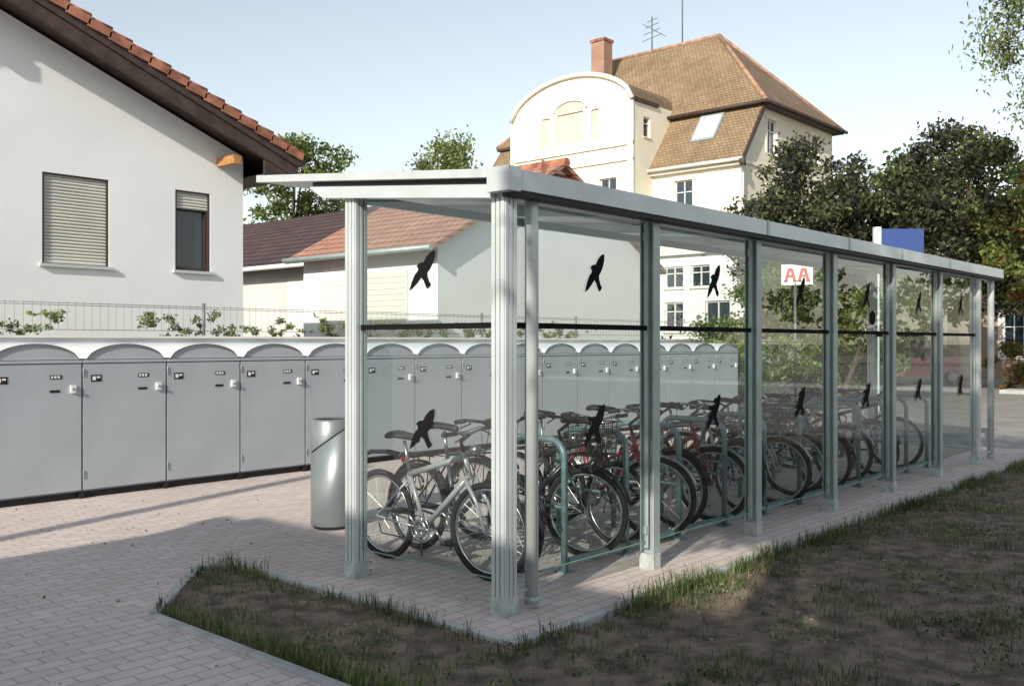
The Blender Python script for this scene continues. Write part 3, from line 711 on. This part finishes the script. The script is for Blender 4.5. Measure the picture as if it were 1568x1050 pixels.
for pl,c,L in (('x',FX,mw_),('x',BX,bo),('y',RY,rw+ru_)):
    for o in L:
        pbox(mb,pl,c-.05,c-.001,o[0]-.14,o[0]-.003,o[2]-.0,o[3]+.0,'trim'); pbox(mb,pl,c-.05,c-.001,o[1]+.003,o[1]+.14,o[2],o[3],'trim'); pbox(mb,pl,c-.08,c-.001,o[0]-.2,o[1]+.2,o[3]+.003,o[3]+.16,'trim')
mb.build('windows',g)
mb=MB()
for (ya,yb) in ((20.95,B0-.003),(B1+.003,37.75)):
    mb.hexa([(39.45,ya,9.98),(41.75,ya,12.98),(41.75,yb,12.98),(39.45,yb,9.98),(39.45,ya,10.12),(41.65,ya,13.1),(41.65,yb,13.1),(39.45,yb,10.12)],'rooftan_x')
mb.hexa([(39.42,20.86,9.9),(41.75,20.86,12.9),(41.75,20.945,12.9),(39.42,20.945,9.9),(39.42,20.86,10.16),(41.6,20.86,13.12),(41.6,20.945,13.12),(39.42,20.945,10.16)],'wood')
mb.tube([(39.36,20.9,10.03),(39.36,B0,10.03)],.09,'plaster3',8); mb.tube([(39.36,B1,10.03),(39.36,37.8,10.03)],.09,'plaster3',8)
mb.tube([(39.66,20.95,10.0),(39.70,21.05,9.6),(39.70,21.1,0)],.06,'plaster3',8)
mb.tube([(39.3,20.85,10.0),(39.3,20.85,9.7)],.16,'wood',8)
E=[(41.3,20.7),(50.4,20.7),(50.4,37.9),(41.3,37.9)]; ze=13.02; r1=(45.8,25.7,18.2); r2=(45.8,32.9,18.2)
e=[(x,y,ze) for x,y in E]
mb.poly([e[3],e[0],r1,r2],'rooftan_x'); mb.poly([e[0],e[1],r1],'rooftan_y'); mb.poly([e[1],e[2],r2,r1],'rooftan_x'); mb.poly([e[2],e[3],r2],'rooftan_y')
mb.box(41.3,50.4,20.7,37.9,12.88,13.015,'wood')
for a,b in ((e[0],r1),(e[1],r1),(r1,r2),(e[3],r2)): mb.tube([a,b],.12,'ridge',7)
mb.tube([(41.2,20.6,12.98),(50.5,20.6,12.98)],.09,'wood',8); mb.tube([(41.2,20.6,12.98),(41.2,B0,12.98)],.09,'wood',8)
for i in range(n):
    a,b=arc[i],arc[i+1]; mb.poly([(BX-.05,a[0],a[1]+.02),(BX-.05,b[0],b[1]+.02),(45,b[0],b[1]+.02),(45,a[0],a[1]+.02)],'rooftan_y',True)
def sky(y0,y1,t0,t1):
    A=Vector((39.45,0,10.12)); Bv=Vector((41.65,0,13.1)); n_=Vector((-2.98,0,2.2)).normalized()
    c=A.lerp(Bv,(t0+t1)/2)+n_*.05; c.y=(y0+y1)/2; dl=(Bv-A)*(t1-t0)/2
    mb.obox(c,dl,(0,(y1-y0)/2,0),n_*.05,'alu2'); mb.obox(c+n_*.055,dl*.85,(0,(y1-y0)/2*.85,0),n_*.01,'plaster3')
sky(22.9,24.2,.40,.88)
mb.obox((43.0,30.3,15.0),(.35,0,.4),(0,.35,0),(-.06,0,.05),'dark')
mb.build('roof',g)
mb=MB(); mb.box(43.5,44.3,31.7,32.6,14.5,18.7,'chimney'); mb.box(43.44,44.36,31.64,32.66,18.701,18.85,'tile'); mb.build('chimney',g)
mb=MB(); ax,ay=45.8,28.0
mb.tube([(ax,ay,18.1),(ax,ay,25)],.035,'fence',6); ax,ay=45.8,30
mb.tube([(ax,ay,18.1),(ax,ay,20.2)],.04,'fence',6)
for k,z in enumerate((19.0,19.35,19.7,20.0)):
    L=.8-.12*k; mb.tube([(ax-.3*L,ay-L,z),(ax+.3*L,ay+L,z)],.02,'fence',4)
mb.tube([(ax,ay-.9,18.9),(ax,ay+.6,19.9)],.02,'fence',4)
mb.build('antennas',g)

# ------------------------------------------------------------------ annex + brick building + red car + signs
g=group('annex_building'); mb=MB()
ao=[(18.3,19.1,3.6,4.4),(17.2,18.0,3.6,4.4),(18.3,19.1,2.0,3.1),(16.4,17.4,0.3,3.1)]
wall(mb,'x',30,15.8,20.5,0,4.8,ao,'plaster'); mb.box(30.15,36,15.8,20.5,0,4.8,'plaster'); mb.poly([(30,15.8,0),(30.15,15.8,0),(30.15,15.8,4.8),(30,15.8,4.8)],'plaster')
mb.box(29.8,36.1,15.6,20.7,4.801,4.95,'trim')
for o in ao: window(mb,'x',30,*o)
mb.build('walls',g)
g=group('brick_building'); mb=MB()
bo2=[(13.3,14.3,.9,3.0),(15.3,16.2,.9,3.0),(11,12,.9,3.0),(8.5,9.5,.9,3.0)]
wall(mb,'x',47,6,16.8,0,4.5,bo2,'brick'); mb.box(47.15,56,6,16.8,0,4.5,'brick')
for o in bo2: window(mb,'x',47,*o,fw=.12); mb.box(46.96,46.999,o[0]-.15,o[0]-.002,o[2],o[3],'trim'); mb.box(46.96,46.999,o[1]+.002,o[1]+.15,o[2],o[3],'trim')
mb.box(46.8,56,5.8,17,4.501,4.7,'tile'); mb.build('walls',g)
mb=MB(); mb.hexa([(46.7,5.7,4.7),(56,5.7,4.7),(56,17,4.7),(46.7,17,4.7),(49.5,7.5,6.0),(53,7.5,6.0),(53,15.2,6.0),(49.5,15.2,6.0)],'tile'); mb.build('roof',g)
def car(x,y,yaw,m):
    mb=MB(); prof=[(-2.1,.35),(-2.12,.75),(-1.95,.98),(-1.55,1.02),(-1.25,1.40),(.35,1.43),(1.05,1.0),(1.95,.86),(2.1,.62),(2.08,.3)]
    for yy in (-.8,.8): mb.poly([(p[0],yy,p[1]) for p in prof],m)
    for i in range(len(prof)):
        a,b=prof[i],prof[(i+1)%len(prof)]; mb.poly([(a[0],-.8,a[1]),(b[0],-.8,b[1]),(b[0],.8,b[1]),(a[0],.8,a[1])],'pane' if i in (3,5) else m)
    for yy in (-.806,.806): mb.poly([(-1.4,yy,1.02),(.85,yy,1.02),(.3,yy,1.36),(-1.15,yy,1.34)],'pane')
    for wx in (-1.3,1.3):
        for yy in (-.74,.74): mb.tube([(wx,yy-.1,.31),(wx,yy+.1,.31)],.31,'rubber',20); mb.tube([(wx,yy-.11,.31),(wx,yy+.11,.31)],.18,'steel',14)
    for yy in (-.6,.6): mb.box(2.05,2.12,yy-.15,yy+.15,.6,.74,'white')
    return mb.build('red_car',None,.03,Matrix.Translation((x,y,0))@Matrix.Rotation(yaw,4,'Z'))
car(38.5,12.8,math.radians(100),'red')
mb=MB(); c=Vector((22.7,7.95,0)); d=Vector((.664,-.7475,0)); n_=Vector((-.7475,-.664,0))
mb.obox(c+Vector((0,0,3.85)),d*.50,n_*.06,Vector((0,0,.42)),'blue'); mb.obox(c-d*.575+Vector((0,0,3.85)),d*.07,n_*.08,Vector((0,0,.46)),'white')
mb.tube([c-d*.575,c-d*.575+Vector((0,0,3.4))],.06,'white',10); mb.obox(c+n_*.063+Vector((0,0,3.45)),d*.5,n_*.002,Vector((0,0,.03)),'red')
mb.build('blue_station_sign',bevel=.01)
mb=MB(); c=Vector((23.7,11.0,3.4)); d=Vector((.3,-.95,0)).normalized(); n_=Vector((-.95,-.3,0)).normalized()
mb.obox(c,d*.40,n_*.02,Vector((0,0,.27)),'white'); mb.tube([(23.7,11.05,0),(23.7,11.05,3.2)],.04,'fence',8)
for s in (-.17,.17):
    o=c+d*s+n_*.024
    for q,t in ((-1,'red'),(1,'red')):
        mb.obox(o+d*q*.07,d*.04,n_*.003,Vector((0,0,.17))-d*q*.045,t)
    mb.obox(o+Vector((0,0,-.04)),d*.06,n_*.0035,Vector((0,0,.03)),'red')
    for q in (-1,1): mb.obox(o+d*q*.115+Vector((0,0,-.17)),d*.05,n_*.004,Vector((0,0,.02)),'blk')
mb.build('red_letter_sign')
for (x,y,h,r) in ((-6,5.75,6.8,.10),(-4.2,5.2,4.3,.06)):
    mb=MB(); mb.tube([(x,y,0),(x,y,h*.5),(x,y,h)],[r*1.2,r,r],'alu2',10); mb.tube([(x,y,h),(x+.1,y,h+.12)],[.12,.16],'alu2',12); mb.build('shadow_pole')  # unseen poles, added to cast the thin shadow streaks on the paving

g=group('shade_caster_building'); mb=MB(); mb.box(-16,-6.4,-9,4.3,0,5.5,'plaster3'); mb.box(-16.1,-6.3,-9.1,4.37,5.501,5.65,'trim')  # unseen block, added and sized to shade the near paving
for y in (-6,-3,0): mb.box(-6.399,-6.37,y,y+1.4,1,2.3,'pane'); mb.box(-6.399,-6.37,y,y+1.4,3.4,4.7,'pane')
mb.build('walls',g)
tree('maple_tree',(-4.6,-2.2,0),(-4.6,-2.3,7.2),(2.5,1.9,2.6),80,.8,15000,.12,LG,.17)
tree('maple_tree',(-5.2,-5.5,0),(-8,-3.4,9.8),(3,2.2,2.8),80,.85,14000,.13,LG,.17)
tree('maple_tree',(-3.6,-.3,0),(-3.1,.55,6.6),(1.9,1.0,1.6),60,.55,13000,.09,LG,.13)  # unseen tree, crown added to shade the shelter floor
tree('plum_tree',(-1.7,-1.2,0),(-1.7,-1.15,4.3),(1.6,1.2,1.4),50,.5,9000,.07,LG,.09)

# ------------------------------------------------------------------ trees in view
tree('copper_plum_tree',(29.5,13.0,0),(29.5,13.0,5.2),(2.6,2.9,2.9),110,.62,26000,.085,LP,.2,14)
tree('copper_plum_tree',(31.5,9.0,0),(31.5,9.2,5.6),(2.6,2.6,2.7),110,.6,24000,.085,LP,.2,14)
tree('birch_tree',(24.2,4.0,0),(24.2,4.0,9.6),(2.6,2.5,4.4),120,.55,26000,.06,LB,.16,14,flat=1.5,droop=1)
tree('maple_tree',(31,6.0,0),(31,6.2,4.2),(2.6,2.2,2.6),80,.55,17000,.08,[LA[0],LA[1],LG[2]],.15)
tree('linden_tree',(40,12,0),(40,11.8,6.2),(4,4,3.4),90,.9,16000,.13,LG,.25)
tree('walnut_tree',(26.8,37.6,1.55),(26.8,37.6,8.6),(3.0,3.0,2.9),75,.6,9000,.12,[LG[1],LB[0],LG[2]],.2,14)
tree('linden_tree',(35,35.9,0),(35,35.9,9.8),(2.3,2.4,2.7),60,.7,9000,.12,LB,.25,flat=1.2)
tree('linden_tree',(34,17,0),(35,14.5,3.8),(3,2.6,2.4),60,.7,9000,.11,LG,.2)
tree('lilac_shrub',(26.6,12.6,0),(26.6,12.6,2.9),(2.0,1.3,1.9),55,.5,12000,.07,[LA[0],LB[0],LG[2]],.08)
tree('lilac_shrub',(24,10.0,0),(26,9.6,2.2),(1.5,1.2,1.3),40,.45,8000,.06,[LA[0],LB[1],LG[2]],.07)
bush('hedge',[((x,10.75+.25*math.sin(x),1.1),(.9,.5,.95),9,.38) for x in np.arange(19.0,30,1.1)],20000,.055,LB)
bush('shrubs',[((x,y,1.0),(1.2,1.0,1.0),9,.45) for x,y in ((36,9),(37,6.5),(36,4),(38,2),(44,5),(27,15),(28,18),(43,1),(46,-2),(35,14.8))],15000,.09,LA)
C_=[]
for k in range(26):
    C_.append(((60+random.uniform(-3,10),-30+k*4.2,3.5+random.uniform(-1,1.5)),(3,3,3),10,1.4))
bush('distant_trees',C_,22000,.30,LG)
C_=[((10+k*4,62+random.uniform(-3,3),5),(3,2,3.0),8,1.3) for k in range(12)]
bush('distant_trees',C_,9000,.28,LG)

# ------------------------------------------------------------------ light, world, camera
D=Vector((1,.28,-.5)).normalized()
sun=bpy.data.lights.new('sun','SUN'); sun.energy=5; sun.angle=math.radians(.5); sun.color=(1,.92,.79)
so=bpy.data.objects.new('sun',sun); COL.objects.link(so); so.rotation_euler=D.to_track_quat('-Z','Y').to_euler()
w=bpy.data.worlds.new('World'); sc.world=w; w.use_nodes=True; nt=w.node_tree
sk=nt.nodes.new('ShaderNodeTexSky'); sk.sky_type='NISHITA'; sk.sun_disc=False
S=-D; sk.sun_elevation=math.asin(S.z); sk.sun_rotation=math.atan2(S.x,S.y)
sk.air_density=1.3; sk.dust_density=.6; sk.ozone_density=1.0
hs=nt.nodes.new('ShaderNodeHueSaturation'); hs.inputs['Saturation'].default_value=.52; hs.inputs['Value'].default_value=1.15
nt.links.new(sk.outputs[0],hs.inputs['Color'])
nt.links.new(hs.outputs[0],nt.nodes['Background'].inputs[0]); nt.nodes['Background'].inputs[1].default_value=.15
cam=bpy.data.cameras.new('camera'); co=bpy.data.objects.new('camera',cam); COL.objects.link(co)
co.location=(0,0,1.6); co.rotation_euler=(math.radians(90),0,math.radians(41.62-90)); cam.lens=33.36; cam.sensor_width=36; cam.clip_end=2000; cam.clip_start=.05
sc.camera=co
sc.view_settings.view_transform='Standard'; sc.view_settings.look='None'; sc.view_settings.exposure=0
